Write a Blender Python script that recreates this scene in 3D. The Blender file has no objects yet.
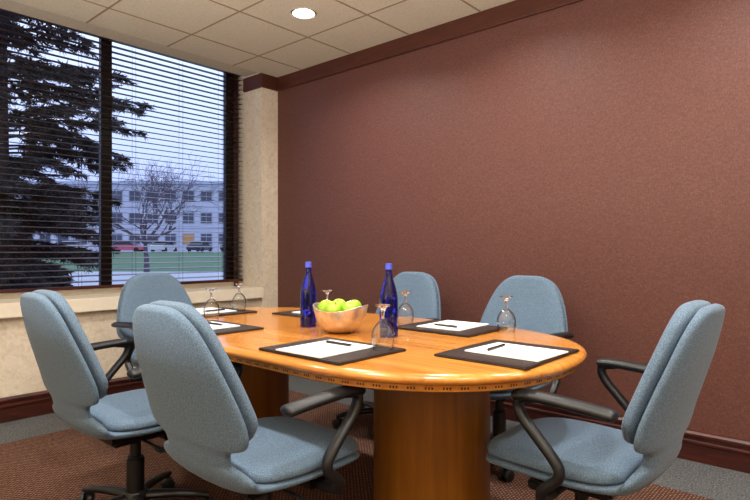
import bpy, bmesh, math, random
from mathutils import Vector, Matrix, Euler
PI = math.pi
sc = bpy.context.scene
COL = sc.collection

# ------------------------------------------------------------------ camera, sky, exposure
H = 2.65                       # ceiling
CAM_Z = 1.08
YAW = math.atan2(490, 555)     # heading from the x axis (x runs along the window wall)
FW = Vector((math.cos(YAW), math.sin(YAW), 0)); RT = Vector((math.sin(YAW), -math.cos(YAW), 0))
cd = bpy.data.cameras.new('camera'); cam = bpy.data.objects.new('camera', cd); COL.objects.link(cam)
cd.sensor_width = 36; cd.lens = 555 / 750 * 36; cd.clip_start = .05; cd.clip_end = 500
cam.location = (0, 0, CAM_Z); cam.rotation_euler = (PI / 2, 0, YAW - PI / 2)
sc.camera = cam

world = bpy.data.worlds.new('dusk_sky'); sc.world = world; world.use_nodes = True
wn = world.node_tree; wn.nodes.clear()
w_out = wn.nodes.new('ShaderNodeOutputWorld'); w_bg = wn.nodes.new('ShaderNodeBackground')
w_tc = wn.nodes.new('ShaderNodeTexCoord'); w_sep = wn.nodes.new('ShaderNodeSeparateXYZ'); w_rmp = wn.nodes.new('ShaderNodeValToRGB')
wn.links.new(w_tc.outputs['Generated'], w_sep.inputs[0]); wn.links.new(w_sep.outputs['Z'], w_rmp.inputs[0])
w_rmp.color_ramp.elements[0].color = (.40, .50, 1.0, 1); w_rmp.color_ramp.elements[0].position = 0.0
w_rmp.color_ramp.elements[1].color = (.86, .99, 1.38, 1); w_rmp.color_ramp.elements[1].position = .35
wn.links.new(w_rmp.outputs[0], w_bg.inputs[0]); w_bg.inputs[1].default_value = 1.35
wn.links.new(w_bg.outputs[0], w_out.inputs[0])
LAMP_W = 15.5                  # each recessed downlight
LAMP_COL = (1.0, .96, .90)
for bx_, by_, bz_, bw_ in ((.25, -.75, 1.0, 120), (-.55, 1.5, .75, 105)):     # added unseen fill lights, aimed up to brighten the ceiling
    bl_d = bpy.data.lights.new('bounce_light', 'AREA'); bl_d.shape = 'DISK'; bl_d.size = .8; bl_d.energy = bw_; bl_d.color = (1, .99, .97)
    bl_o = bpy.data.objects.new('bounce_light', bl_d); COL.objects.link(bl_o); bl_o.location = (bx_, by_, bz_); bl_o.rotation_euler = (PI, 0, 0)
sc.view_settings.view_transform = 'Standard'; sc.view_settings.look = 'None'
sc.view_settings.exposure = 0.0; sc.view_settings.gamma = 1; sc.view_settings.use_curve_mapping = False

# ------------------------------------------------------------------ materials
def lin(r, g, b):
    f = lambda c: (c / 255 / 12.92) if c / 255 <= .04045 else ((c / 255 + .055) / 1.055) ** 2.4
    return (f(r), f(g), f(b), 1)
class NT:
    def __init__(s, name):
        s.m = bpy.data.materials.new(name); s.m.use_nodes = True; s.t = s.m.node_tree; s.n = s.t.nodes
        s.b = s.n['Principled BSDF']; s.out = s.n['Material Output']
    def add(s, typ, **kw):
        n = s.n.new(typ)
        for k, v in kw.items():
            if hasattr(n, k): setattr(n, k, v)
            else: n.inputs[k].default_value = v
        return n
    def link(s, a, b): s.t.links.new(a, b)
    def coord(s, kind='Object', scale=(1, 1, 1), rot=(0, 0, 0)):
        tc = s.add('ShaderNodeTexCoord'); mp = s.add('ShaderNodeMapping')
        mp.inputs['Scale'].default_value = scale; mp.inputs['Rotation'].default_value = rot
        s.link(tc.outputs[kind], mp.inputs['Vector']); return mp.outputs[0]
    def noise(s, vec, scale, detail=4, rough=.5, dist=0):
        n = s.add('ShaderNodeTexNoise'); n.inputs['Scale'].default_value = scale; n.inputs['Detail'].default_value = detail
        n.inputs['Roughness'].default_value = rough; n.inputs['Distortion'].default_value = dist
        s.link(vec, n.inputs['Vector']); return n.outputs['Fac']
    def ramp(s, fac, stops):
        r = s.add('ShaderNodeValToRGB'); e = r.color_ramp.elements
        while len(e) < len(stops): e.new(.5)
        for k, (p, c) in enumerate(stops): e[k].position = p; e[k].color = c
        s.link(fac, r.inputs[0]); return r.outputs[0]
    def math(s, op, a, b=None):
        n = s.add('ShaderNodeMath', operation=op)
        for i, v in enumerate((a, b)):
            if v is None: continue
            if isinstance(v, (int, float)): n.inputs[i].default_value = v
            else: s.link(v, n.inputs[i])
        return n.outputs[0]
    def mix(s, fac, a, b):
        n = s.add('ShaderNodeMix', data_type='RGBA')
        for i, v in ((0, fac), (6, a), (7, b)):
            if isinstance(v, (int, float, tuple)): n.inputs[i].default_value = v
            else: s.link(v, n.inputs[i])
        return n.outputs[2]
    def bump(s, h, strength=.3, dist=.002):
        n = s.add('ShaderNodeBump'); n.inputs['Strength'].default_value = strength; n.inputs['Distance'].default_value = dist
        s.link(h, n.inputs['Height']); s.link(n.outputs[0], s.b.inputs['Normal'])
    def base(s, c):
        if isinstance(c, tuple): s.b.inputs['Base Color'].default_value = c
        else: s.link(c, s.b.inputs['Base Color'])
    def set(s, **kw):
        for k, v in kw.items(): s.b.inputs[k.replace('_', ' ')].default_value = v
        return s

def plain(name, c, rough=.5, metal=0, var=.08, scale=30, spec=.5, bump=0):
    m = NT(name); v = m.coord(); f = m.noise(v, scale)
    lo = tuple(x * (1 - var) for x in c[:3]) + (1,); hi = tuple(min(1, x * (1 + var)) for x in c[:3]) + (1,)
    m.base(m.ramp(f, [(.3, lo), (.7, hi)])); m.set(Roughness=rough, Metallic=metal); m.b.inputs['Specular IOR Level'].default_value = spec
    if bump: m.bump(f, bump, .001)
    return m.m

def mat_grasscloth():
    m = NT('burgundy_grasscloth'); v = m.coord()
    v1 = m.coord(scale=(1, 1, .25)); v2 = m.coord(scale=(1, .25, 1))
    a = m.noise(v1, 260, 3); b = m.noise(v2, 230, 3); c = m.noise(v, 7, 3)
    t = m.math('ADD', m.math('MULTIPLY', a, .55), m.math('MULTIPLY', b, .45))
    col = m.ramp(t, [(.30, lin(78, 47, 41)), (.5, lin(97, 60, 52)), (.70, lin(118, 77, 67))])
    col = m.mix(m.math('MULTIPLY', c, .22), col, lin(90, 54, 47))
    m.base(col); m.set(Roughness=.55); m.b.inputs['Specular IOR Level'].default_value = .35
    m.bump(t, .35, .002); return m.m
def mat_wallpaper():
    m = NT('cream_mottled_wallpaper'); v = m.coord()
    a = m.noise(v, 22, 6, .65, 1.2); b = m.noise(v, 120, 2)
    t = m.math('ADD', m.math('MULTIPLY', a, .75), m.math('MULTIPLY', b, .25))
    m.base(m.ramp(t, [(.34, lin(202, 187, 165)), (.5, lin(220, 207, 188)), (.66, lin(232, 221, 206))])); m.set(Roughness=.7)
    m.bump(t, .2, .002); return m.m
def mat_tile():
    m = NT('acoustic_ceiling_tile'); v = m.coord()
    a = m.noise(v, 170, 3, .7); b = m.noise(v, 5, 2)
    c = m.ramp(a, [(.33, lin(184, 172, 150)), (.48, lin(212, 202, 180)), (.7, lin(222, 212, 192))])
    m.base(m.mix(m.math('MULTIPLY', b, .15), c, lin(200, 188, 166))); m.set(Roughness=.9); m.bump(a, .25, .002); return m.m
def mat_carpet():
    m = NT('brown_ribbed_carpet'); v = m.coord(); s = m.add('ShaderNodeSeparateXYZ'); m.link(v, s.inputs[0])
    y, x = s.outputs[0], s.outputs[1]
    ph = m.math('MULTIPLY', x, 1 / .0135); row = m.math('FLOOR', ph); fr = m.math('FRACT', ph)
    stag = m.math('FRACT', m.math('MULTIPLY', row, .37))
    fy = m.math('FRACT', m.math('ADD', m.math('MULTIPLY', y, 1 / .021), stag))
    rib = m.math('LESS_THAN', m.math('ABSOLUTE', m.math('SUBTRACT', fr, .5)), .27)
    dot = m.math('LESS_THAN', m.math('ABSOLUTE', m.math('SUBTRACT', fy, .5)), .27)
    on = m.math('MULTIPLY', rib, dot)
    n = m.noise(v, 60, 3); n2 = m.noise(v, 420, 2)
    base = m.ramp(n2, [(.3, lin(56, 36, 31)), (.7, lin(82, 54, 46))])
    tan = m.ramp(n, [(.35, lin(100, 72, 58)), (.65, lin(150, 116, 94))])
    m.base(m.mix(on, base, tan)); m.set(Roughness=.95); m.b.inputs['Specular IOR Level'].default_value = .1
    m.bump(m.math('ADD', m.math('MULTIPLY', on, .6), n2), .5, .003); return m.m
def mat_border():
    m = NT('grey_heather_carpet'); v = m.coord(); a = m.noise(v, 130, 3, .75); b = m.noise(v, 18, 3)
    c = m.ramp(a, [(.36, lin(38, 40, 42)), (.5, lin(74, 76, 78)), (.64, lin(118, 118, 118))])
    m.base(m.mix(m.math('MULTIPLY', b, .3), c, lin(80, 81, 84))); m.set(Roughness=.95); m.bump(a, .5, .003); return m.m
def mat_wood(name, cols, sc_=(1, .06, 1), scale=28, rough=.2, coat=.4, streak=.5):
    m = NT(name); v = m.coord(scale=sc_); a = m.noise(v, scale, 5, .6, .6); b = m.noise(v, scale * 5, 3, .6)
    t = m.math('ADD', m.math('MULTIPLY', a, 1 - streak * .5), m.math('MULTIPLY', b, streak * .5))
    m.base(m.ramp(t, [(.32, cols[0]), (.5, cols[1]), (.68, cols[2])])); m.set(Roughness=rough)
    m.b.inputs['Coat Weight'].default_value = coat; m.b.inputs['Coat Roughness'].default_value = .12; return m.m
def mat_fabric():
    m = NT('slate_blue_upholstery'); v = m.coord(); a = m.noise(v, 330, 3, .7); b = m.noise(v, 900, 2)
    m.base(m.ramp(a, [(.34, lin(70, 89, 109)), (.5, lin(94, 115, 137)), (.66, lin(118, 139, 160))])); m.set(Roughness=.85)
    m.b.inputs['Specular IOR Level'].default_value = .25
    m.b.inputs['Sheen Weight'].default_value = .12; m.b.inputs['Sheen Roughness'].default_value = .4
    m.bump(m.math('ADD', a, m.math('MULTIPLY', b, .5)), .35, .002); return m.m
def mat_inlay():
    m = NT('amber_inlay_band_with_dark_dots'); tc = m.add('ShaderNodeTexCoord'); s = m.add('ShaderNodeSeparateXYZ'); m.link(tc.outputs['UV'], s.inputs[0])
    u, w = s.outputs[0], s.outputs[1]
    fu = m.math('FRACT', m.math('MULTIPLY', u, 1 / .050)); inn = m.math('LESS_THAN', fu, .54)
    d = m.math('FRACT', m.math('MULTIPLY', fu, 1 / .18)); dd = m.math('LESS_THAN', m.math('ABSOLUTE', m.math('SUBTRACT', d, .5)), .3)
    vv = m.math('LESS_THAN', m.math('ABSOLUTE', m.math('SUBTRACT', w, .52)), .17)
    on = m.math('MULTIPLY', m.math('MULTIPLY', inn, dd), vv)
    edge = m.math('GREATER_THAN', m.math('ABSOLUTE', m.math('SUBTRACT', w, .5)), .43)
    on = m.math('MAXIMUM', on, edge)
    n = m.noise(m.coord(), 40, 3)
    m.base(m.mix(on, m.ramp(n, [(.3, lin(176, 108, 34)), (.7, lin(206, 138, 52))]), lin(66, 30, 12))); m.set(Roughness=.3); return m.m
def mat_glass(name, c, rough=.0, ior=1.45, tint=1.0):
    m = NT(name); m.base(c); m.set(Roughness=rough, IOR=ior); m.b.inputs['Transmission Weight'].default_value = tint; return m.m
def mat_pane():
    m = NT('window_pane_glass'); m.n.remove(m.b)
    tr = m.add('ShaderNodeBsdfTransparent'); tr.inputs[0].default_value = (.93, .95, .97, 1)
    gl = m.add('ShaderNodeBsdfGlossy'); gl.inputs['Roughness'].default_value = .02
    fr = m.add('ShaderNodeFresnel'); fr.inputs[0].default_value = 1.35
    mx = m.add('ShaderNodeMixShader'); m.link(m.math('MULTIPLY', fr.outputs[0], .6), mx.inputs[0]); m.link(tr.outputs[0], mx.inputs[1]); m.link(gl.outputs[0], mx.inputs[2])
    m.link(mx.outputs[0], m.out.inputs[0]); return m.m
def mat_thin(name, gain):
    m = NT(name); m.n.remove(m.b)
    tr = m.add('ShaderNodeBsdfTransparent'); tr.inputs[0].default_value = (.95, .96, .96, 1)
    gl = m.add('ShaderNodeBsdfGlossy'); gl.inputs['Roughness'].default_value = .03
    lw = m.add('ShaderNodeLayerWeight'); lw.inputs[0].default_value = .5; ge = m.add('ShaderNodeNewGeometry')
    fac = m.math('MULTIPLY', m.math('ADD', m.math('MULTIPLY', m.math('POWER', lw.outputs['Facing'], 2.2), gain), .08), m.math('SUBTRACT', 1.0, ge.outputs['Backfacing']))
    m.link(m.ramp(lw.outputs['Facing'], [(.35, (.96, .97, .97, 1)), (.95, (.50, .52, .54, 1))]), tr.inputs[0])
    mx = m.add('ShaderNodeMixShader'); m.link(fac, mx.inputs[0]); m.link(tr.outputs[0], mx.inputs[1]); m.link(gl.outputs[0], mx.inputs[2])
    m.link(mx.outputs[0], m.out.inputs[0]); return m.m
def mat_emit(name, c, s, base=(.9, .9, .9, 1)):
    m = NT(name); m.b.inputs['Emission Color'].default_value = c; m.b.inputs['Emission Strength'].default_value = s; m.base(base); return m.m
def mat_bowl():
    m = NT('hammered_champagne_metal'); v = m.coord(); a = m.noise(v, 34, 2)
    m.base(m.ramp(a, [(.3, lin(204, 190, 168)), (.5, lin(220, 208, 188)), (.7, lin(234, 226, 212))])); m.set(Roughness=.38, Metallic=.9); m.bump(a, .35, .006); return m.m
def mat_apple():
    m = NT('green_apple_skin'); v = m.coord(); a = m.noise(v, 26, 4); b = m.noise(v, 260, 2)
    c = m.ramp(a, [(.3, lin(128, 176, 24)), (.5, lin(158, 202, 40)), (.72, lin(196, 216, 84))])
    m.base(m.mix(m.math('GREATER_THAN', b, .69), c, lin(214, 226, 140))); m.set(Roughness=.3); return m.m

M = dict(
    grass=mat_grasscloth(), paper=mat_wallpaper(), tile=mat_tile(), carpet=mat_carpet(), border=mat_border(), fabric=mat_fabric(),
    tee=plain('ceiling_grid_tan', lin(150, 128, 100), .6), soffit=plain('soffit_plaster', lin(196, 184, 164), .9, scale=60),
    mahog=mat_wood('dark_mahogany', [lin(42, 12, 7), lin(60, 19, 11), lin(82, 30, 17)], (.1, .1, 1), 60, .4, .1),
    mahogx=mat_wood('dark_mahogany_vertical', [lin(38, 14, 9), lin(54, 21, 13), lin(72, 30, 19)], (1, 1, .08), 60, .3, .3),
    crown=mat_wood('matt_mahogany', [lin(62, 25, 13), lin(74, 32, 17), lin(86, 40, 23)], (.1, .1, 1), 60, .55, 0, .4),
    slat=mat_wood('blind_mahogany', [lin(34, 15, 11), lin(48, 21, 15), lin(64, 29, 20)], (.1, 1, 1), 40, .35, .3),
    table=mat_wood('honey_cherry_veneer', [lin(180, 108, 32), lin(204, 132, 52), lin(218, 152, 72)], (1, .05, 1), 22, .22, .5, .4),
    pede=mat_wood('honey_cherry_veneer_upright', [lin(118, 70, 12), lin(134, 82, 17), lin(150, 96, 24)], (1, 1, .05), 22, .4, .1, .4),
    inlay=mat_inlay(), black=plain('black_plastic', lin(20, 21, 24), .42, var=.15, scale=200, bump=.1), metal=plain('satin_black_metal', lin(30, 30, 32), .3, .6),
    chrome=plain('chrome', lin(200, 200, 205), .15, 1), leather=plain('dark_brown_leather', lin(42, 30, 27), .45, var=.2, scale=160, bump=.25),
    white=plain('white_paper', lin(240, 240, 242), .7, var=.01), ink=plain('black_pen_plastic', lin(24, 24, 26), .25),
    sill=plain('cream_painted_sill', lin(238, 228, 210), .28, var=.03), alu=plain('dark_bronze_frame', lin(13, 11, 11), .5),
    glass=mat_thin('clear_thin_glass', .65), glassfoot=mat_glass('clear_thick_glass', (1, 1, 1, 1), .04, 1.5), cobalt=mat_glass('cobalt_blue_glass', lin(34, 33, 165), .03, 1.45, .95),
    cap=plain('blue_cap', lin(70, 84, 205), .3), bowl=mat_bowl(), apple=mat_apple(), stem=plain('apple_stem_brown', lin(70, 46, 24), .7),
    pane=mat_pane(), lens=mat_emit('lamp_lens', (1, .95, .88, 1), 14), diff=mat_emit('troffer_lens', (1, .97, .92, 1), 3), ring=plain('lamp_trim_white', lin(226, 216, 196), .4),
    beige=plain('beige_paint', lin(206, 190, 165), .8, var=.03), cord=plain('blind_cord', lin(40, 26, 20), .8),
    door=mat_wood('door_mahogany', [lin(60, 22, 12), lin(84, 34, 20), lin(104, 48, 30)], (1, 1, .06), 30, .35, .2),
)

# ------------------------------------------------------------------ mesh helpers
def link(name, bm, mat, parent=None, smooth=False, loc=None):
    me = bpy.data.meshes.new(name)
    bmesh.ops.recalc_face_normals(bm, faces=bm.faces)
    if smooth:
        for f in bm.faces: f.smooth = True
        if smooth != 'all':
            for e in bm.edges:
                if len(e.link_faces) == 2 and e.calc_face_angle(0) > math.radians(40): e.smooth = False
    bm.to_mesh(me); bm.free(); me.materials.append(mat)
    o = bpy.data.objects.new(name, me); COL.objects.link(o)
    if parent: o.parent = parent
    if loc: o.location = loc
    return o
def tag(o, label=None, cat=None, group=None, kind=None):
    if label: o['label'] = label
    if cat: o['category'] = cat
    if group: o['group'] = group
    if kind: o['kind'] = kind
    return o
def struct(o, label, cat): return tag(o, label, cat, None, 'structure')
def thing(name, loc, rz=0, label=None, cat=None, group=None):
    o = bpy.data.objects.new(name, None); COL.objects.link(o); o.location = loc; o.rotation_euler = (0, 0, rz); o.empty_display_size = .1
    return tag(o, label, cat, group)
def copy_tree(o, parent=None):
    c = o.copy(); COL.objects.link(c)
    if parent is not None: c.parent = parent
    for ch in list(o.children): copy_tree(ch, c)
    return c
def bx(bm, x0, x1, y0, y1, z0, z1, bev=0):
    r = bmesh.ops.create_cube(bm, size=1, matrix=Matrix.Translation(((x0 + x1) / 2, (y0 + y1) / 2, (z0 + z1) / 2)) @ Matrix.Diagonal((x1 - x0, y1 - y0, z1 - z0, 1)))
    if bev:
        es = list({e for v in r['verts'] for e in v.link_edges}); bmesh.ops.bevel(bm, geom=es, offset=bev, segments=2, affect='EDGES')
def boxes(name, lst, mat, parent=None, bev=0):
    bm = bmesh.new()
    for b in lst: bx(bm, *b, bev)
    return link(name, bm, mat, parent, smooth=bool(bev))
def skin_rings(bm, rings, cap=True, closed=False):
    vs = [[bm.verts.new(p) for p in r] for r in rings]; n = len(vs[0]); m = len(vs)
    for i in range(m if closed else m - 1):
        a, b = vs[i], vs[(i + 1) % m]
        for j in range(n): bm.faces.new((a[j], a[(j + 1) % n], b[(j + 1) % n], b[j]))
    if cap and not closed: bm.faces.new(vs[0]); bm.faces.new(vs[-1][::-1])
    return vs
def lathe(bm, prof, n=32, loc=(0, 0, 0), cap=True):
    skin_rings(bm, [[(loc[0] + r * math.cos(2 * PI * k / n), loc[1] + r * math.sin(2 * PI * k / n), loc[2] + z) for k in range(n)] for r, z in prof], cap)
def catmull(P, sub):
    out = []; n = len(P)
    for i in range(n - 1):
        p0, p1, p2, p3 = P[max(i - 1, 0)], P[i], P[i + 1], P[min(i + 2, n - 1)]
        for k in range(sub):
            t = k / sub
            out.append(tuple(.5 * (2 * b + (c - a) * t + (2 * a - 5 * b + 4 * c - d) * t * t + (3 * b - a - 3 * c + d) * t ** 3) for a, b, c, d in zip(p0, p1, p2, p3)))
    out.append(tuple(P[-1])); return out
def tube(bm, pts, rx, ry=None, n=12, up=(1, 0, 0), cap=True, sub=1):
    """sweep of an ellipse: rx along the 'up' reference, ry across it; radii may be lists"""
    if sub > 1: pts = catmull(pts, sub)
    pts = [Vector(p) for p in pts]; ry = rx if ry is None else ry; N = len(pts); rings = []
    for i, p in enumerate(pts):
        t = (pts[min(i + 1, N - 1)] - pts[max(i - 1, 0)]).normalized(); u = Vector(up); u = (u - t * u.dot(t)).normalized(); w = t.cross(u)
        a = rx(i / (N - 1)) if callable(rx) else rx; b = ry(i / (N - 1)) if callable(ry) else ry
        rings.append([p + u * a * math.cos(2 * PI * k / n) + w * b * math.sin(2 * PI * k / n) for k in range(n)])
    skin_rings(bm, rings, cap)

# ------------------------------------------------------------------ room
XB = 3.22; YA = 4.05; X0 = -1.3; Y0 = -2.2; WIN_Y = 4.40; PIER = 3.04; WX0 = .25
struct(boxes('floor', [(X0, XB, Y0, YA, -.12, 0)], M['carpet']), 'brown ribbed carpet field with small tan flecks', 'floor')
bm = bmesh.new(); bx(bm, X0, XB - .45, 3.60, YA, -.01, .001); bx(bm, XB - .45, XB, Y0, YA, -.01, .001)
struct(link('floor_border', bm, M['border']), 'grey heather carpet border along both walls', 'carpet border')
boxes_c = [(X0, XB + .1, Y0, YA - .02, H, H + .1)]
ceil_root = struct(boxes('ceiling', boxes_c, M['tile']), 'cream acoustic tile ceiling in a grid', 'ceiling')
gx = [1.554 + .593 * k for k in range(-5, 3)]; gy = [3.675 - .5925 * k for k in range(0, 10)]
gl = [(x - .006, x + .006, Y0, YA - .02, H - .003, H + .01) for x in gx if X0 < x < XB] + [(X0, XB, y - .006, y + .006, H - .003, H + .01) for y in gy if Y0 < y < YA]
go = boxes('ceiling_grid', gl, M['tee'], ceil_root); go['label'] = 'thin tan metal ceiling grid'
struct(boxes('ceiling_soffit', [(X0, PIER + .18, YA - .02, WIN_Y - .13, H + .022, H + .16), (X0, PIER + .18, WIN_Y - .13, WIN_Y + .12, H + .13, H + .16)], M['soffit']), 'plain plaster soffit strip above the window', 'ceiling')
struct(boxes('wall_right', [(XB, XB + .12, Y0, YA + .5, 0, H + .1)], M['grass']), 'burgundy grasscloth covered wall', 'wall')
# window wall: below the sill, left of the window, pier at the corner
bm = bmesh.new(); bx(bm, X0, PIER, YA, WIN_Y + .12, 0, .66); bx(bm, X0, WX0, YA, WIN_Y + .12, .66, H + .15); bx(bm, PIER, XB, YA - .02, WIN_Y + .12, 0, H + .15)
struct(link('wall_window', bm, M['paper']), 'cream mottled wallpaper wall around the window', 'wall')
struct(boxes('wall_left', [(X0 - .12, X0, Y0, YA + .1, 0, H + .1)], M['beige']), 'plain beige wall behind the photographer on the left', 'wall')
struct(boxes('wall_back', [(X0 - .12, XB + .12, Y0 - .12, Y0, 0, H + .1)], M['beige']), 'plain beige wall behind the photographer', 'wall')
def molding(name, prof, path, mat, label, cat):
    """prof (out, z) swept along a floor path with mitred corners; out is to the left of travel"""
    pts = [Vector(p) for p in path]; bm = bmesh.new(); rings = []
    for i, p in enumerate(pts):
        d0 = (p - pts[i - 1]).normalized() if i else None; d1 = (pts[i + 1] - p).normalized() if i < len(pts) - 1 else None
        ns = [Vector((-d.y, d.x)) for d in (d0, d1) if d is not None]; nrm = sum(ns, Vector((0, 0)))
        if len(ns) == 2: nrm = nrm / (1 + ns[0].dot(ns[1]))
        rings.append([(p.x + nrm.x * o, p.y + nrm.y * o, z) for o, z in prof])
    skin_rings(bm, rings)
    return struct(link(name, bm, mat), label, cat)
base_prof = [(0, 0), (.02, 0), (.02, .088), (.0265, .094), (.0265, .104), (.017, .110), (.017, .122), (.024, .130), (.024, .142), (.014, .152), (0, .155)]
molding('baseboard_right', base_prof, [(XB, Y0), (XB, YA - .02)], M['mahog'], 'dark mahogany baseboard under the burgundy wall', 'baseboard')
molding('baseboard_window', base_prof, [(XB - .027, YA - .0), (X0, YA - .0)], M['mahog'], 'dark mahogany baseboard under the window', 'baseboard')
crown = [(0, H - .12), (.018, H - .12), (.022, H - .114), (.022, H), (0, H)]
molding('trim_1', crown, [(XB, Y0), (XB, YA - .02), (PIER, YA - .02), (PIER, WIN_Y - .12)], M['crown'], 'dark mahogany crown moulding along the burgundy wall and pier', 'crown moulding')
# sill ledge
bm = bmesh.new(); bx(bm, X0, PIER + .0, YA - .05, WIN_Y + .0, .655, .748, .004); bx(bm, WX0, PIER - .001, WIN_Y - .05, WIN_Y, .748, .79)
struct(link('window_sill', bm, M['sill'], smooth=True), 'glossy cream window ledge below the blinds', 'window sill')
# window frame, mullion and glass
wf = bmesh.new(); y0, y1 = WIN_Y - .02, WIN_Y + .02
for b in [(WX0, 2.965, y0, y1, .748, .79), (WX0, 2.965, y0, y1, 2.735, H + .13), (2.90, 2.965, y0, y1, .79, 2.74), (WX0, WX0 + .07, y0, y1, .79, 2.74), (1.795, 1.878, y0, y1, .79, 2.74)]: bx(wf, *b)
win = struct(link('window_1', wf, M['alu']), 'wide two pane window with dark bronze frame', 'window')
jm = boxes('jamb', [(2.965, PIER - .025, WIN_Y - .05, WIN_Y + .05, .748, H + .12)], M['mahogx'], win); jm['label'] = 'dark mahogany jamb'
for a, b in ((WX0 + .07, 1.795), (1.878, 2.90)):
    p = boxes('pane', [(a, b, WIN_Y + .008, WIN_Y + .014, .79, 2.74)], M['pane'], win); p['label'] = 'clear glass pane'
# blinds
bl = thing('venetian_blind', (0, 0, 0), 0, 'dark mahogany wooden venetian blind lowered over the whole window, slats open', 'blind')
BY = WIN_Y - .085; sb = bmesh.new(); z = .845; tl = math.radians(6)
while z < 2.70:
    rings = []
    for x in (WX0 + .02, PIER - .018):
        r = []
        for k in range(5):
            q = (k / 4 - .5) * .060; r.append((x, BY + q * math.cos(tl), z + q * math.sin(tl) + .0025 * (1 - (q / .030) ** 2) + .0011))
        for k in range(4, -1, -1):
            q = (k / 4 - .5) * .060; r.append((x, BY + q * math.cos(tl), z + q * math.sin(tl) + .0025 * (1 - (q / .030) ** 2) - .0011))
        rings.append(r)
    skin_rings(sb, rings); z += .0437
link('slats', sb, M['slat'], bl, smooth=True)
o = boxes('bottom_rail', [(WX0 + .02, PIER - .018, BY - .029, BY + .029, .792, .815)], M['mahog'], bl, bev=.003); o['label'] = 'reddish mahogany bottom rail'
boxes('headrail', [(WX0 + .02, PIER - .018, BY - .028, BY + .028, 2.712, 2.735)], M['slat'], bl)
for x in (.45, .80, 1.28, 1.62, 2.02, 2.42, 2.80):
    cb = bmesh.new()
    for dy in (-.0312, .0312): tube(cb, [(x, BY + dy, .80), (x, BY + dy, 2.715)], .0012, n=5)
    link('cord', cb, M['cord'], bl)

# ------------------------------------------------------------------ outside the window
RZ = YAW - PI / 2
def out(lat, d, z): p = RT * lat + FW * d; return (p.x, p.y, z)
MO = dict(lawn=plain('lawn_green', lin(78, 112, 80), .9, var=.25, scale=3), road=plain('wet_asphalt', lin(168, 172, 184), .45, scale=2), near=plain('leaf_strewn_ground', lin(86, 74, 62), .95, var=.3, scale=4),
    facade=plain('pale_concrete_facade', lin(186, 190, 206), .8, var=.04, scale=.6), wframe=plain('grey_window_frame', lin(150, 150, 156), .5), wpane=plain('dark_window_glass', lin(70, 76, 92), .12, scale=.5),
    lit=mat_emit('lit_room_glow', (1, .50, .10, 1), .30, (.06, .05, .04, 1)), bark=plain('grey_brown_bark', lin(84, 76, 88), .9, scale=12), needle=plain('spruce_needles', lin(50, 46, 40), .8, var=.35, scale=6),
    tyre=plain('tyre_rubber', lin(24, 24, 26), .8), carglass=plain('car_window_glass', lin(36, 42, 54), .1), tail=plain('rusty_trunk_bark', lin(58, 42, 34), .9, scale=10))
def strip(name, rows, mat, label, cat):
    bm = bmesh.new(); vs = []
    for d, z in rows: vs.append([bm.verts.new(out(l, d, z)) for l in (-1.1 * d - 12, .15 * d + 6)])
    lo = [[bm.verts.new((v.co.x, v.co.y, v.co.z - .3)) for v in r] for r in vs]
    for i in range(len(vs) - 1):
        bm.faces.new((vs[i][0], vs[i][1], vs[i + 1][1], vs[i + 1][0])); bm.faces.new((lo[i][0], lo[i + 1][0], lo[i + 1][1], lo[i][1]))
        for s in (0, 1): bm.faces.new((vs[i][s], vs[i + 1][s], lo[i + 1][s], lo[i][s]))
    bm.faces.new((vs[0][0], vs[0][1], lo[0][1], lo[0][0])); bm.faces.new((vs[-1][0], vs[-1][1], lo[-1][1], lo[-1][0]))
    return struct(link(name, bm, mat), label, cat)
strip('ground', [(6.5, -.45), (22, -.42)], MO['near'], 'brown leaf strewn ground under the spruce outside', 'ground')
strip('road', [(22, -.42), (36.5, -.34)], MO['road'], 'pale wet road seen below the lawn outside', 'road')
strip('lawn', [(36.5, -.34), (50, .18), (63, .70), (66, .76)], MO['lawn'], 'green lawn sloping up to the parked cars outside', 'lawn')
strip('parking_lot', [(66, .76), (86, .78)], MO['road'], 'pale parking strip in front of the office building', 'parking lot')
# office building, long face toward the window
bd = thing('office_building', out(-31, 75, .78), RZ, 'pale three storey office building with rows of square windows', 'building')
boxes('wall', [(-20, 17, 0, 10, 0, 9.2)], MO['facade'], bd)
boxes('cornice', [(-20.2, 17.2, -.25, 10, 9.2, 9.6)], MO['facade'], bd)
boxes('floor_band', [(-20.05, 17.05, -.10, 0, z, z + .22) for z in (3.25, 6.15)], MO['facade'], bd)
lits = {(10, 0)}
for r, z in enumerate((1.05, 3.85, 6.85)):
    for k in range(15):
        x = -18.4 + 2.42 * k
        w = boxes('window', [(x - .8, x - .7, -.06, .05, z, z + 1.5), (x + .7, x + .8, -.06, .05, z, z + 1.5), (x - .7, x + .7, -.06, .05, z, z + .1), (x - .7, x + .7, -.06, .05, z + 1.4, z + 1.5), (x - .03, x + .03, -.05, .03, z + .1, z + 1.4)], MO['wframe'], bd)
        p = boxes('pane', [(x - .7, x + .7, -.02, .02, z + .1, z + 1.4)], MO['lit'] if (k, r) in lits else MO['wpane'], w)
        if (k, r) in lits: w['label'] = 'window with a warm light on inside'
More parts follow.
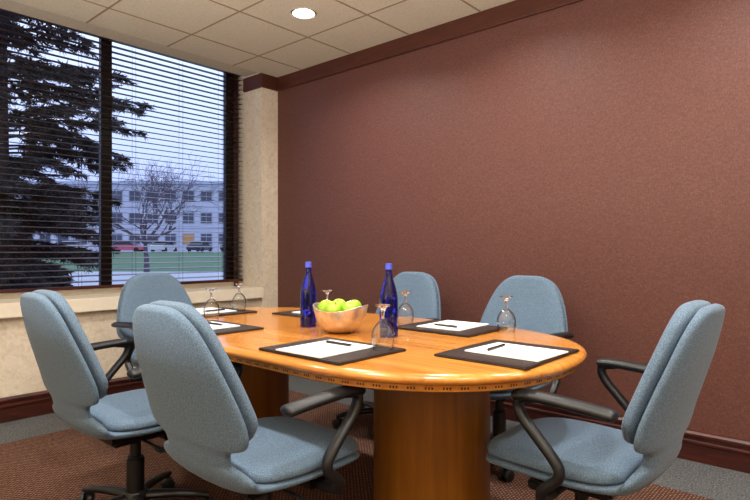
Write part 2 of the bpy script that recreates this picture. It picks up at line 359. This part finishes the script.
# parked cars
def car(lat, d, rz, col, label, nm):
    t = thing('parked_car', out(lat, d, .765), RZ + rz, label, 'car', 'parked cars along the far lawn')
    mat = plain(nm, col, .3)
    bm = bmesh.new(); prof = [(-2.2, .35), (-2.25, .62), (-2.1, .86), (-1.0, .95), (.95, .95), (2.0, .84), (2.2, .62), (2.18, .35), (0, .28)]
    skin_rings(bm, [[(x * s, y, z) for x, z in prof] for y, s in ((-.86, .97), (-.78, 1), (.78, 1), (.86, .97))]); link('body', bm, mat, t)
    bm = bmesh.new(); skin_rings(bm, [[(x, y, z) for x, z in q] for y, q in ((-.80, [(-1.6, .93), (-.95, 1.32), (.35, 1.36), (1.15, .93)]), (.80, [(-1.6, .93), (-.95, 1.32), (.35, 1.36), (1.15, .93)]))]); link('window', bm, MO['carglass'], t)
    bm = bmesh.new(); skin_rings(bm, [[(x, y, z) for x, z in ((-1.1, 1.34), (-.9, 1.42), (.25, 1.44), (.5, 1.36), (0, 1.33))] for y in (-.76, .76)]); link('roof', bm, mat, t)
    for x in (-1.4, 1.4):
        for y in (-.78, .78):
            bm = bmesh.new(); tube(bm, [(x, y - .1, .32), (x, y + .1, .32)], .32, n=16, up=(0, 0, 1)); link('wheel', bm, MO['tyre'], t)
for a in [(-30.6, 68.5, .06, lin(186, 84, 104), 'red parked car far outside beyond the bare tree', 'red_car_paint'), (-37.5, 69, .0, lin(205, 205, 210), 'white parked car far outside left of the red car', 'white_car_paint'),
          (-26.2, 69, 1.5, lin(200, 202, 208), 'silver parked car seen end on right of the bare trunk', 'silver_car_paint'), (-21.6, 68.5, 1.52, lin(58, 62, 74), 'dark parked car seen end on below the lit office window', 'dark_car_paint'),
          (-17.6, 68.8, 1.49, lin(36, 38, 44), 'black parked car nearest the right window edge', 'black_car_paint')]: car(*a)
# bare tree
def bare_tree():
    t = thing('bare_tree', out(-14.9, 36.2, -.345), RZ, 'bare leafless tree with spreading branches on the lawn', 'tree'); rr = random.Random(11)
    tk = bmesh.new(); tw = bmesh.new()
    def grow(p, d, L, r, lev):
        pts = [p]; q = p.copy(); dd = d.copy(); n = 4
        for k in range(n):
            dd = (dd + Vector((rr.uniform(-.16, .16), rr.uniform(-.16, .16), rr.uniform(-.03, .14)))).normalized(); q = q + dd * (L / n); pts.append(q.copy())
        tube(tk if lev < 2 else tw, pts, lambda s: max(.007, r * (1 - .42 * s)), n=7 if lev < 2 else 4, up=(.3, .9, .1))
        if lev >= 6: return
        kids = (5, 3, 3, 3, 3, 2)[lev]
        for k in range(kids):
            f = 1 if lev == 0 else rr.uniform(.45, 1); a = rr.uniform(0, 2 * PI) if lev else 2 * PI * k / 5 + .4
            sp = rr.uniform(.5, 1.0) if lev else rr.uniform(.85, 1.25); ax = dd.orthogonal().normalized(); ax.rotate(Matrix.Rotation(a, 3, dd)); nd = (dd + ax * math.tan(sp) * .9).normalized()
            if lev == 0: nd = (nd + Vector((.12, 0, 0))).normalized()
            i = min(n, max(1, int(f * n + .5))); grow(pts[i], nd, L * rr.uniform(.64, .84) if lev else 2.6 * rr.uniform(.85, 1.15), r * .55, lev + 1)
    grow(Vector((0, 0, 0)), Vector((0, 0, 1)), 1.85, .20, 0)
    link('trunk', tk, MO['bark'], t); link('branches', tw, MO['bark'], t)
bare_tree()
# spruce close to the window
def spruce():
    t = thing('spruce_tree', out(-7.15, 10.6, -.44), RZ, 'large dark spruce tree filling the left window pane', 'tree'); rr = random.Random(5)
    bm = bmesh.new(); tube(bm, [(0, 0, 0), (.03, 0, 3), (0, .04, 6), (0, 0, 10)], lambda q: .13 * (1 - q) + .03, n=12, up=(1, 0, 0)); link('trunk', bm, MO['tail'], t)
    tb = bmesh.new(); nb = bmesh.new()
    def R(z):
        K = [(0.2, 1.0), (.9, 1.35), (1.6, 1.8), (2.2, 2.0), (3.2, 2.4), (4.2, 2.5), (5.2, 2.4), (6.5, 1.7), (8, 1.1), (10, .15)]
        for (a, ra), (b, rb) in zip(K, K[1:]):
            if z <= b: return ra + (rb - ra) * max(0, (z - a)) / (b - a)
        return .15
    def spray(p, d, L, cnt):
        for _ in range(cnt):
            o = p + d * rr.uniform(0, L); v = (d * .7 + Vector((rr.uniform(-1, 1), rr.uniform(-1, 1), rr.uniform(-.9, .45)))).normalized(); l = rr.uniform(.07, .18); s = v.cross(Vector((rr.uniform(-1, 1), rr.uniform(-1, 1), rr.uniform(-1, 1)))).normalized() * rr.uniform(.010, .019)
            a, b, c = nb.verts.new(o - s), nb.verts.new(o + s), nb.verts.new(o + v * l); nb.faces.new((a, b, c))
    bough = [(z, rr.uniform(0, 2 * PI), None) for z in [.15 + 2.6 * (k / 84) for k in range(84)]] + [(z, rr.uniform(0, 2 * PI), None) for z in [2.75 + 6.9 * (k / 100) for k in range(100)]]
    bough += [(4.05, -.15, 3.0), (4.0, -.35, 2.8), (4.85, -.1, 2.5), (3.9, .1, 2.6)]
    for z, a, fix in bough:
        L = fix or R(z) * rr.uniform(.72, 1.06); h = Vector((math.cos(a), math.sin(a), 0)); dr = rr.uniform(.12, .40) if z < 3 else rr.uniform(.0, .34); pts = []
        for k in range(7):
            s = k / 6; pts.append(h * (L * s) + Vector((0, 0, z + L * (.10 * math.sin(PI * s * .6) - dr * s * s * (.6 if fix else 1)))))
        if min(p.z for p in pts) < .05:
            for p in pts: p.z = max(p.z, .05)
        tube(tb, pts, lambda q: .022 * (1 - q) + .004, n=5, up=(0, 0, 1))
        side = Vector((-h.y, h.x, 0)); nt = int(L * (18 if z < 2.2 else 20 if z < 6 else 9))
        for k in range(nt):
            s = rr.uniform(.12, 1); i = min(5, int(s * 6)); p = pts[i].lerp(pts[i + 1], s * 6 - i); sg = rr.choice((-1, 1))
            d = (h * .75 + side * sg * rr.uniform(.5, 1.1) + Vector((0, 0, rr.uniform(-.65, .05)))).normalized(); tl_ = (.50 - .28 * s) * rr.uniform(.6, 1.1)
            tube(tb, [p, p + d * tl_ * .5, p + d * tl_ + Vector((0, 0, -.05))], .004, n=3, up=(.2, .3, 1)); spray(p, d, tl_, 34 if z < 2.8 else 28)
        spray(pts[4], (pts[6] - pts[4]).normalized(), (pts[6] - pts[4]).length, 30)
    link('boughs', tb, MO['tail'], t); link('needles', nb, MO['needle'], t)
spruce()
# ------------------------------------------------------------------ lamps
def downlight(x, y, label):
    t = thing('recessed_downlight', (x, y, H), 0, label, 'ceiling light', 'recessed downlights')
    bm = bmesh.new(); lathe(bm, [(.088, -.004), (.086, 0.0), (.070, 0.0), (.072, -.005), (.08, -.007)], 32, cap=False)
    skin = bm; vs = list(bm.verts)
    link('trim_ring', skin, M['ring'], t, smooth=True)
    bm = bmesh.new(); lathe(bm, [(.071, -.0008), (.069, -.004), (.04, -.0055), (.001, -.006)], 32); link('lens', bm, M['lens'], t, smooth='all')
    ld = bpy.data.lights.new('downlight_lamp', 'AREA'); ld.shape = 'DISK'; ld.size = .13; ld.energy = LAMP_W; ld.color = LAMP_COL; ld.spread = math.radians(146)
    lo = bpy.data.objects.new('downlight_lamp', ld); COL.objects.link(lo); lo.parent = t; lo.location = (0, 0, -.012)
    return t
LX = (2.445, .668); LY = (2.79, 1.605, .42, -.765)
nm = {(0, 0): 'lit round recessed downlight in the ceiling tile near the corner pier'}
for i, x in enumerate(LX):
    for j, y in enumerate(LY):
        downlight(x, y, nm.get((i, j), 'round recessed downlight %s %s, outside the view' % (['nearer the burgundy wall', 'nearer the left wall'][i], ['beside the window', 'over the table middle', 'over the near table end', 'behind the photographer'][j])))

# ------------------------------------------------------------------ table
TC = (1.68, 1.755); HX = .57; HY = 1.08; EB = .65
def outline(off, n=144):
    a, b, L = HX - off, EB - off, HY - EB; pts = []
    for k in range(n):
        th = 2 * PI * k / n; x, y = a * math.cos(th), b * math.sin(th); x, y = a * math.copysign(abs(math.cos(th)) ** .9, math.cos(th)), b * math.copysign(abs(math.sin(th)) ** .9, math.sin(th)); pts.append((x, y + (L if y > 1e-9 else -L if y < -1e-9 else 0)))
    out = []
    for i, p in enumerate(pts):                       # subdivide the straight sides
        q = pts[(i + 1) % n]; out.append(p); d = math.hypot(q[0] - p[0], q[1] - p[1])
        if abs(q[1] - p[1]) > .12:
            for s in range(1, 8): out.append((p[0] + (q[0] - p[0]) * s / 8, p[1] + (q[1] - p[1]) * s / 8))
    return out
tb = thing('conference_table', (TC[0], TC[1], 0), 0, 'honey cherry racetrack conference table on two round drum pedestals', 'table')
bm = bmesh.new(); rings = [[(x, y, .705) for x, y in outline(.026)]]
for k in range(0, 13):
    a = -PI / 2 + PI * k / 12; rings.append([(x, y, .7222 + .0168 * math.sin(a)) for x, y in outline(.024 - .024 * math.cos(a))])
rings.append([(x, y, .74) for x, y in outline(.06)])
skin_rings(bm, rings); link('tabletop', bm, M['table'], tb, smooth=True)
bm = bmesh.new(); ol = outline(.024); uv = bm.loops.layers.uv.new('uv')
r2 = [[(x, y, z) for x, y in ol] for z in (.686, .706)]; vs = skin_rings(bm, r2)
acc = [0]
for i in range(len(ol)): acc.append(acc[-1] + math.dist(ol[i], ol[(i + 1) % len(ol)]))
ix = {v: (j, i) for i, r in enumerate(vs) for j, v in enumerate(r)}
for f in bm.faces:
    if len(f.verts) == 4:
        js = [ix[l.vert][0] for l in f.loops]; wrap = max(js) - min(js) > 1
        for l in f.loops:
            j, i = ix[l.vert]; l[uv].uv = (acc[len(ol)] if wrap and j == 0 else acc[j], i)
    else:
        for l in f.loops: l[uv].uv = (.04, .25)
o = link('inlay_band', bm, M['inlay'], tb, smooth=True); o['label'] = 'amber inlay band with dark dots under the table edge'
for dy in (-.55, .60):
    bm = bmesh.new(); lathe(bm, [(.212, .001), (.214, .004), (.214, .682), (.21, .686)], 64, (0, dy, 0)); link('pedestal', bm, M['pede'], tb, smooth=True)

# ------------------------------------------------------------------ chairs
def pillow(ctrl, tf, tb_, name, mat, parent, sub=4, n=44, ex=3.2, ez=2.7, dish=0.0, end=.05, off=0.0):
    """ctrl: (y, z, halfwidth) along a centre line; tf/tb thickness toward the sitter / away"""
    P = catmull(ctrl, sub); N = len(P); acc = [0]
    for i in range(1, N): acc.append(acc[-1] + math.dist(P[i][:2], P[i - 1][:2]))
    L = acc[-1]; rings = []
    for i, (y, z, w) in enumerate(P):
        a, b = P[max(i - 1, 0)], P[min(i + 1, N - 1)]; t = Vector((0, b[0] - a[0], b[1] - a[1])).normalized()
        nr = Vector((0, -t.z, t.y))                       # travelling down the back then forward: toward the sitter
        d = min(acc[i], L - acc[i]); e = math.sqrt(max(.0, 1 - (1 - min(d, end) / end) ** 2)); e = max(e, .12)
        f = tf(i / (N - 1)) if callable(tf) else tf; ring = []; w = max(w, .012)
        for k in range(n):
            th = 2 * PI * k / n; c, s = math.cos(th), math.sin(th)
            x = w * math.copysign(abs(c) ** (2 / ex), c); h = math.copysign(abs(s) ** (2 / ez), s) * (f if s > 0 else tb_) * e
            ring.append(Vector((x, y, z)) + nr * (h + off + dish * (x / .24) ** 2))
        rings.append(ring)
    bm = bmesh.new(); skin_rings(bm, rings); return link(name, bm, mat, parent, smooth='all')
RL = .05
def rec(y, z): return y
shell_ctrl = [(-.370, .930, .02), (-.369, .925, .075), (-.365, .910, .118), (-.358, .882, .156), (-.346, .838, .188), (-.330, .780, .215), (-.311, .720, .235), (-.291, .657, .251), (-.276, .609, .258),
    (-.267, .573, .254), (-.261, .550, .236), (-.257, .539, .199), (-.254, .530, .176), (-.251, .519, .164), (-.247, .500, .161), (-.243, .486, .164), (-.239, .470, .210), (-.231, .450, .234), (-.216, .430, .234), (-.195, .416, .226), (-.15, .407, .232),
    (-.08, .402, .243), (.0, .40, .248), (.12, .402, .247), (.19, .40, .232), (.235, .392, .190), (.258, .384, .12), (.265, .38, .03)]
cush_ctrl = [(y + .003, z, w - .002) for y, z, w in shell_ctrl[:9]] + [(-.264, .575, .234), (-.259, .555, .210), (-.256, .543, .165), (-.254, .537, .10), (-.253, .533, .03)]
seat_ctrl = [(-.208, .440, .03), (-.204, .440, .11), (-.190, .439, .175), (-.150, .437, .218), (-.06, .434, .240), (.08, .436, .243), (.17, .433, .232), (.225, .424, .195), (.250, .412, .125), (.258, .405, .03)]
ARM = [(.15, .05, .366), (.235, .052, .366), (.285, .048, .376), (.302, .038, .402), (.303, .012, .428), (.303, -.008, .448), (.304, -.012, .475), (.305, .008, .505), (.306, .052, .552), (.307, .092, .595), (.307, .110, .630), (.307, .100, .652), (.307, .060, .660)]
PAD = [(.307, .118, .657), (.307, .10, .663), (.307, .06, .665), (.306, .0, .663), (.304, -.08, .658), (.302, -.14, .653), (.301, -.165, .649)]
def make_chair():
    t = thing('office_chair', (0, 0, 0), 0, '', 'chair', 'slate blue office chairs around the table')
    o = pillow(shell_ctrl, .014, .020, 'shell', M['fabric'], t, ex=4.5, ez=2.8, n=56, dish=.018, end=.016)
    pillow(cush_ctrl, .034, .022, 'backrest', M['fabric'], t, dish=.018, end=.03, off=.029)
    pillow(seat_ctrl, .034, .022, 'seat', M['fabric'], t, end=.05, off=.006)
    bm = bmesh.new(); bx(bm, -.10, .10, -.13, .12, .335, .384, .012); bx(bm, -.2, .2, .02, .085, .352, .382, .006); o = link('mechanism', bm, M['metal'], t, smooth=True)
    bm = bmesh.new(); tube(bm, [(.09, -.03, .355), (.2, -.03, .352), (.25, -.03, .348)], .006, n=8); bx(bm, .235, .285, -.045, -.015, .342, .354, .005); link('lever', bm, M['black'], o, smooth=True)
    for s in (-1, 1):
        bm = bmesh.new(); tube(bm, [(s * x, y, z) for x, y, z in ARM], .0185, .0155, 14, (1, 0, 0), sub=4); am = link('arm', bm, M['black'], t, smooth=True)
        bm = bmesh.new(); tube(bm, [(s * x, y, z) for x, y, z in PAD], lambda q: .030 * min(1, .75 + 6 * q, .6 + 6 * (1 - q)), lambda q: .0165 * min(1, .8 + 6 * q, .5 + 6 * (1 - q)), 16, (1, 0, 0), sub=5); link('armrest', bm, M['black'], am, smooth='all')
    bm = bmesh.new(); lathe(bm, [(.030, .10), (.034, .104), (.034, .245), (.029, .25), (.029, .255), (.021, .256), (.021, .345)], 28); link('gas_column', bm, M['black'], t, smooth=True)
    bm = bmesh.new(); lathe(bm, [(.036, .062), (.05, .07), (.05, .105), (.042, .118), (.035, .12)], 28); link('hub', bm, M['black'], t, smooth=True)
    for k in range(5):
        a = 2 * PI * k / 5 + .94; d = Vector((math.cos(a), math.sin(a), 0)); n = Vector((-d.y, d.x, 0))
        bm = bmesh.new(); tube(bm, [d * .035 + Vector((0, 0, .095)), d * .12 + Vector((0, 0, .092)), d * .22 + Vector((0, 0, .082)), d * .285 + Vector((0, 0, .07))], lambda q: .026 - .010 * q, lambda q: .019 - .007 * q, 12, tuple(n), sub=4); lg = link('base_leg', bm, M['black'], t, smooth=True)
        c = d * .275; bm = bmesh.new(); ax = Vector((math.cos(a + .6), math.sin(a + .6), 0)); 
        for s in (-1, 1):
            q0 = c + ax * (s * .006); q1 = c + ax * (s * .026)
            tube(bm, [q0 + Vector((0, 0, .0285)), q0 + ax * s * .003 + Vector((0, 0, .0285)), q1 - ax * s * .003 + Vector((0, 0, .0285)), q1 + Vector((0, 0, .0285))], lambda q: .028 if .1 < q < .9 else .024, n=18, up=(0, 0, 1))
        tube(bm, [c + Vector((0, 0, .02)), c + Vector((0, 0, .074))], .0085, n=8)
        link('caster', bm, M['black'], lg, smooth=True)
    return t
chair0 = make_chair()
CH = [  # x, y, facing (deg, 0 = +y), label
    (1.108, 1.452, -90, 'blue office chair in front of near table side, its back largest at centre left'),
    (1.035, 2.198, -90, 'blue office chair at far left, back toward camera, its castered base showing'),
    (1.775, .682, -2, 'blue office chair at the near rounded table end, rightmost in the photo'),
    (2.58, 1.42, 90, 'blue office chair by the burgundy wall, behind the rightmost goblet'),
    (2.60, 2.24, 90, 'blue office chair by the burgundy wall partly behind the right cobalt bottle'),
    (1.71, 3.07, 180, 'blue office chair standing in front of the window at the far table end')]
for i, (x, y, a, lb) in enumerate(CH):
    c = chair0 if i == 0 else copy_tree(chair0)
    c.location = (x, y, 0); c.rotation_euler = (0, 0, math.radians(a)); c['label'] = lb
    if i == 2:                                        # this chair's arms are set further back
        for ch in c.children:
            if ch.name.startswith('arm'): ch.location = (0, -.054, .004)

# ------------------------------------------------------------------ table settings
def make_pad():
    t = thing('desk_pad', (0, 0, 0)); bm = bmesh.new(); bx(bm, -.195, .195, -.16, .16, 0, .008, .0025); link('cover', bm, M['leather'], t, smooth=True)
    bm = bmesh.new(); P = [(-.183, -.148), (.183, -.148), (.183, .148), (-.183, .148)]
    for i in range(4):
        a, b = P[i], P[(i + 1) % 4]; tube(bm, [(a[0], a[1], .0082), (b[0], b[1], .0082)], .0008, n=5, up=(0, 0, 1))
    link('stitching', bm, M['leather'], t); return t
def make_note():
    t = thing('notepad', (0, 0, 0)); boxes('sheets', [(-.105, .105, -.128, .128, 0, .004)], M['white'], t); o = boxes('backing_board', [(-.105, .105, -.128, .128, -.0008, 0)], M['leather'], t); return t
def make_pen():
    t = thing('ballpoint_pen', (0, 0, 0)); bm = bmesh.new(); tube(bm, [(-.066, 0, .0045), (.05, 0, .0045)], lambda q: .0045, n=10, up=(0, 0, 1)); link('barrel', bm, M['ink'], t, smooth=True)
    bm = bmesh.new(); tube(bm, [(.05, 0, .0045), (.068, 0, .0045)], lambda q: .0042 - .0032 * q, n=10, up=(0, 0, 1)); link('tip', bm, M['chrome'], t, smooth=True)
    bm = bmesh.new(); bx(bm, -.064, -.025, -.0012, .0012, .0092, .0102); bx(bm, -.064, -.06, -.0012, .0012, .007, .0102); link('clip', bm, M['chrome'], t); return t
GL = [(.0335, 0), (.0375, .022), (.0390, .044), (.0350, .066), (.0245, .084), (.0120, .095), (.0062, .101)]
def make_glass():
    t = thing('water_goblet', (0, 0, 0)); bm = bmesh.new(); w = .0013
    prof = catmull(GL, 4); inner = [(max(r - w, .0008), z - (.0 if z < .06 else .0016)) for r, z in prof if z < .0955]
    full = [(.0335 - w, 0.0)] + [p for p in prof]
    lathe(bm, [(max(r, .0005), z) for r, z in inner[::-1]] + prof, 32, cap=False)
    tip = [v for v in bm.verts if abs(v.co.z - inner[-1][1]) < 1e-6 and math.hypot(v.co.x, v.co.y) < inner[-1][0] + 1e-5]
    if len(tip) == 32: bmesh.ops.contextual_create(bm, geom=tip)
    top = [v for v in bm.verts if abs(v.co.z - .101) < 1e-6]; bmesh.ops.contextual_create(bm, geom=top)
    link('bowl', bm, M['glass'], t, smooth='all')
    bm = bmesh.new(); lathe(bm, catmull([(.0062, .1012), (.0050, .108), (.0050, .118), (.0062, .126)], 3), 20); link('stem', bm, M['glassfoot'], t, smooth=True)
    bm = bmesh.new(); lathe(bm, [(.0062, .1262), (.0095, .1360), (.0170, .1425), (.0275, .1465), (.0285, .1475), (.0275, .1484), (.010, .1480)], 32); link('foot', bm, M['glassfoot'], t, smooth=True); return t
PADS = [(1.31, 1.35, -90), (1.65, .875, 0), (2.01, 1.345, 90), (2.00, 2.16, 90), (1.31, 2.125, -90), (1.645, 2.635, 180)]
where = ['in front of the bowl at the near left table side', 'at the near rounded table end', 'on the burgundy wall side at the right', 'behind the bowl and left cobalt bottle', 'at the left table side beyond the front chair', 'at the far table end toward the window']
GP = [(1.405, 1.205), (2.08, 1.112), (2.0, 1.58), (1.835, 1.925), (1.53, 2.435), (1.79, 2.575)]
gwhere = ['on the pad corner in front of the bowl', 'on bare wood between the rightmost pads', 'just right of the right cobalt bottle', 'behind the apples, only foot and stem in view', 'at the far left of the table, second from the window', 'nearest the window on the farthest leather pad']
gon = [1, 0, 0, 0, 0, 1]
pad0, note0, pen0, glass0 = make_pad(), make_note(), make_pen(), make_glass()
TZ = .7402
for i, (x, y, a) in enumerate(PADS):
    r = math.radians(a); fx, fy = -math.sin(r), math.cos(r)
    p = pad0 if i == 0 else copy_tree(pad0); p.location = (x, y, TZ); p.rotation_euler = (0, 0, r)
    tag(p, 'dark leather desk pad ' + where[i], 'desk pad', 'leather desk pads')
    n = note0 if i == 0 else copy_tree(note0); n.location = (x - fx * .028, y - fy * .028, TZ + .0098); n.rotation_euler = (0, 0, r + (.02, -.03, .04, 0, .03, -.02)[i])
    tag(n, 'white notepad on the pad ' + where[i], 'notepad', 'white notepads')
    q = pen0 if i == 0 else copy_tree(pen0); q.location = (x + fx * .04, y + fy * .04, TZ + .0140); q.rotation_euler = (0, 0, r + (.03, .06, -.08, .05, .1, 0)[i])
    tag(q, 'black pen on the notepad ' + where[i], 'pen', 'black pens')
for i, (x, y) in enumerate(GP):
    g = glass0 if i == 0 else copy_tree(glass0); g.location = (x, y, TZ + (.0085 if gon[i] else 0)); g.rotation_euler = (0, 0, i * 1.1)
    tag(g, 'upside down clear stemmed goblet ' + gwhere[i], 'glass', 'upturned goblets')
BP = [(.001, .0), (.031, .0), (.0355, .004), (.0362, .012), (.0362, .08), (.0362, .135), (.0345, .160), (.0285, .188), (.0210, .214), (.0150, .234), (.0122, .250), (.0118, .262)]
for i, (x, y, lb) in enumerate([(1.652, 1.853, 'cobalt blue glass bottle standing left of the apple bowl'), (1.672, 1.404, 'cobalt blue glass bottle standing right of the apple bowl')]):
    b = thing('water_bottle', (x, y, TZ), 0, lb, 'bottle', 'cobalt blue water bottles')
    bm = bmesh.new(); lathe(bm, catmull(BP[1:], 4), 36); link('body', bm, M['cobalt'], b, smooth=True)
    bm = bmesh.new(); lathe(bm, [(.0125, .2622), (.0142, .264), (.0142, .267), (.0134, .269), (.0134, .284), (.0125, .287), (.004, .2875)], 28); link('cap', bm, M['cap'], b, smooth=True)
BC = (1.625, 1.625)
bw = thing('fruit_bowl', (BC[0], BC[1], TZ + .001), 0, 'hammered champagne metal bowl with a wavy rim holding green apples', 'bowl'); bw.scale = (.95, .95, 1)
bm = bmesh.new(); prof = catmull([(.012, .0), (.042, .0), (.068, .009), (.091, .030), (.105, .060), (.112, .092), (.117, .118)], 5); n = 64
def wav(th, r, z):
    k = max(0, (z - .02) / .098); s = 1 + k * (.10 * math.cos(2 * (th - 1.92)) - .12); rr = 1 + .05 * k * math.cos(2 * (th - 1.92)); return (r * rr * math.cos(th), r * rr * math.sin(th), z * s)
inner = [(max(r - .0035, .006), z + .0035) for r, z in prof[:-1]]
rings = [[wav(2 * PI * k / n, r, z) for k in range(n)] for r, z in [(.001, 0)] + prof + [(.115, .1192)] + inner[::-1] + [(.001, .0035)]]
skin_rings(bm, rings, cap=False); link('body', bm, M['bowl'], bw, smooth='all')
def make_apple():
    t = thing('green_apple', (0, 0, 0)); bm = bmesh.new(); n = 28; rings = []
    for k in range(1, 20):
        a = PI * k / 20; r = math.sin(a) ** .92; z = -math.cos(a)
        z += .30 * max(0, 1 - r / .55) ** 1.6 * (-1 if z > 0 else .6); r *= 1 + .05 * (-math.cos(a))
        rings.append([(.0365 * r * (1 + .02 * math.cos(5 * 2 * PI * j / n) * (1 if z < 0 else .4)) * math.cos(2 * PI * j / n), .0365 * r * math.sin(2 * PI * j / n), .0345 * z) for j in range(n)])
    skin_rings(bm, rings); link('flesh', bm, M['apple'], t, smooth='all')
    bm = bmesh.new(); tube(bm, [(0, 0, .020), (.001, .001, .030), (.004, .002, .040)], .0014, n=6); link('stem', bm, M['stem'], t, smooth=True); return t
apple0 = make_apple(); rnd = random.Random(4)
AP = [(.0, .0, .056)] + [(.0602 * math.cos(math.radians(a)), .0602 * math.sin(math.radians(a)), .099) for a in (195, 267, 339, 51, 123)]
al = ['green apple at the bottom of the bowl under the others', 'green apple at the front left of the bowl, over the rim dip', 'green apple at the front right of the bowl', 'green apple at the right edge of the bowl', 'green apple at the rear of the bowl', 'green apple at the left edge of the bowl']
for i, (x, y, z) in enumerate(AP):
    a = apple0 if i == 0 else copy_tree(apple0); a.location = (BC[0] + x, BC[1] + y, TZ + z); a.scale = (.95, .95, .95); a.rotation_euler = (rnd.uniform(-.5, .5), rnd.uniform(-.5, .5), rnd.uniform(0, 6))
    tag(a, al[i], 'apple', 'green apples in the bowl')
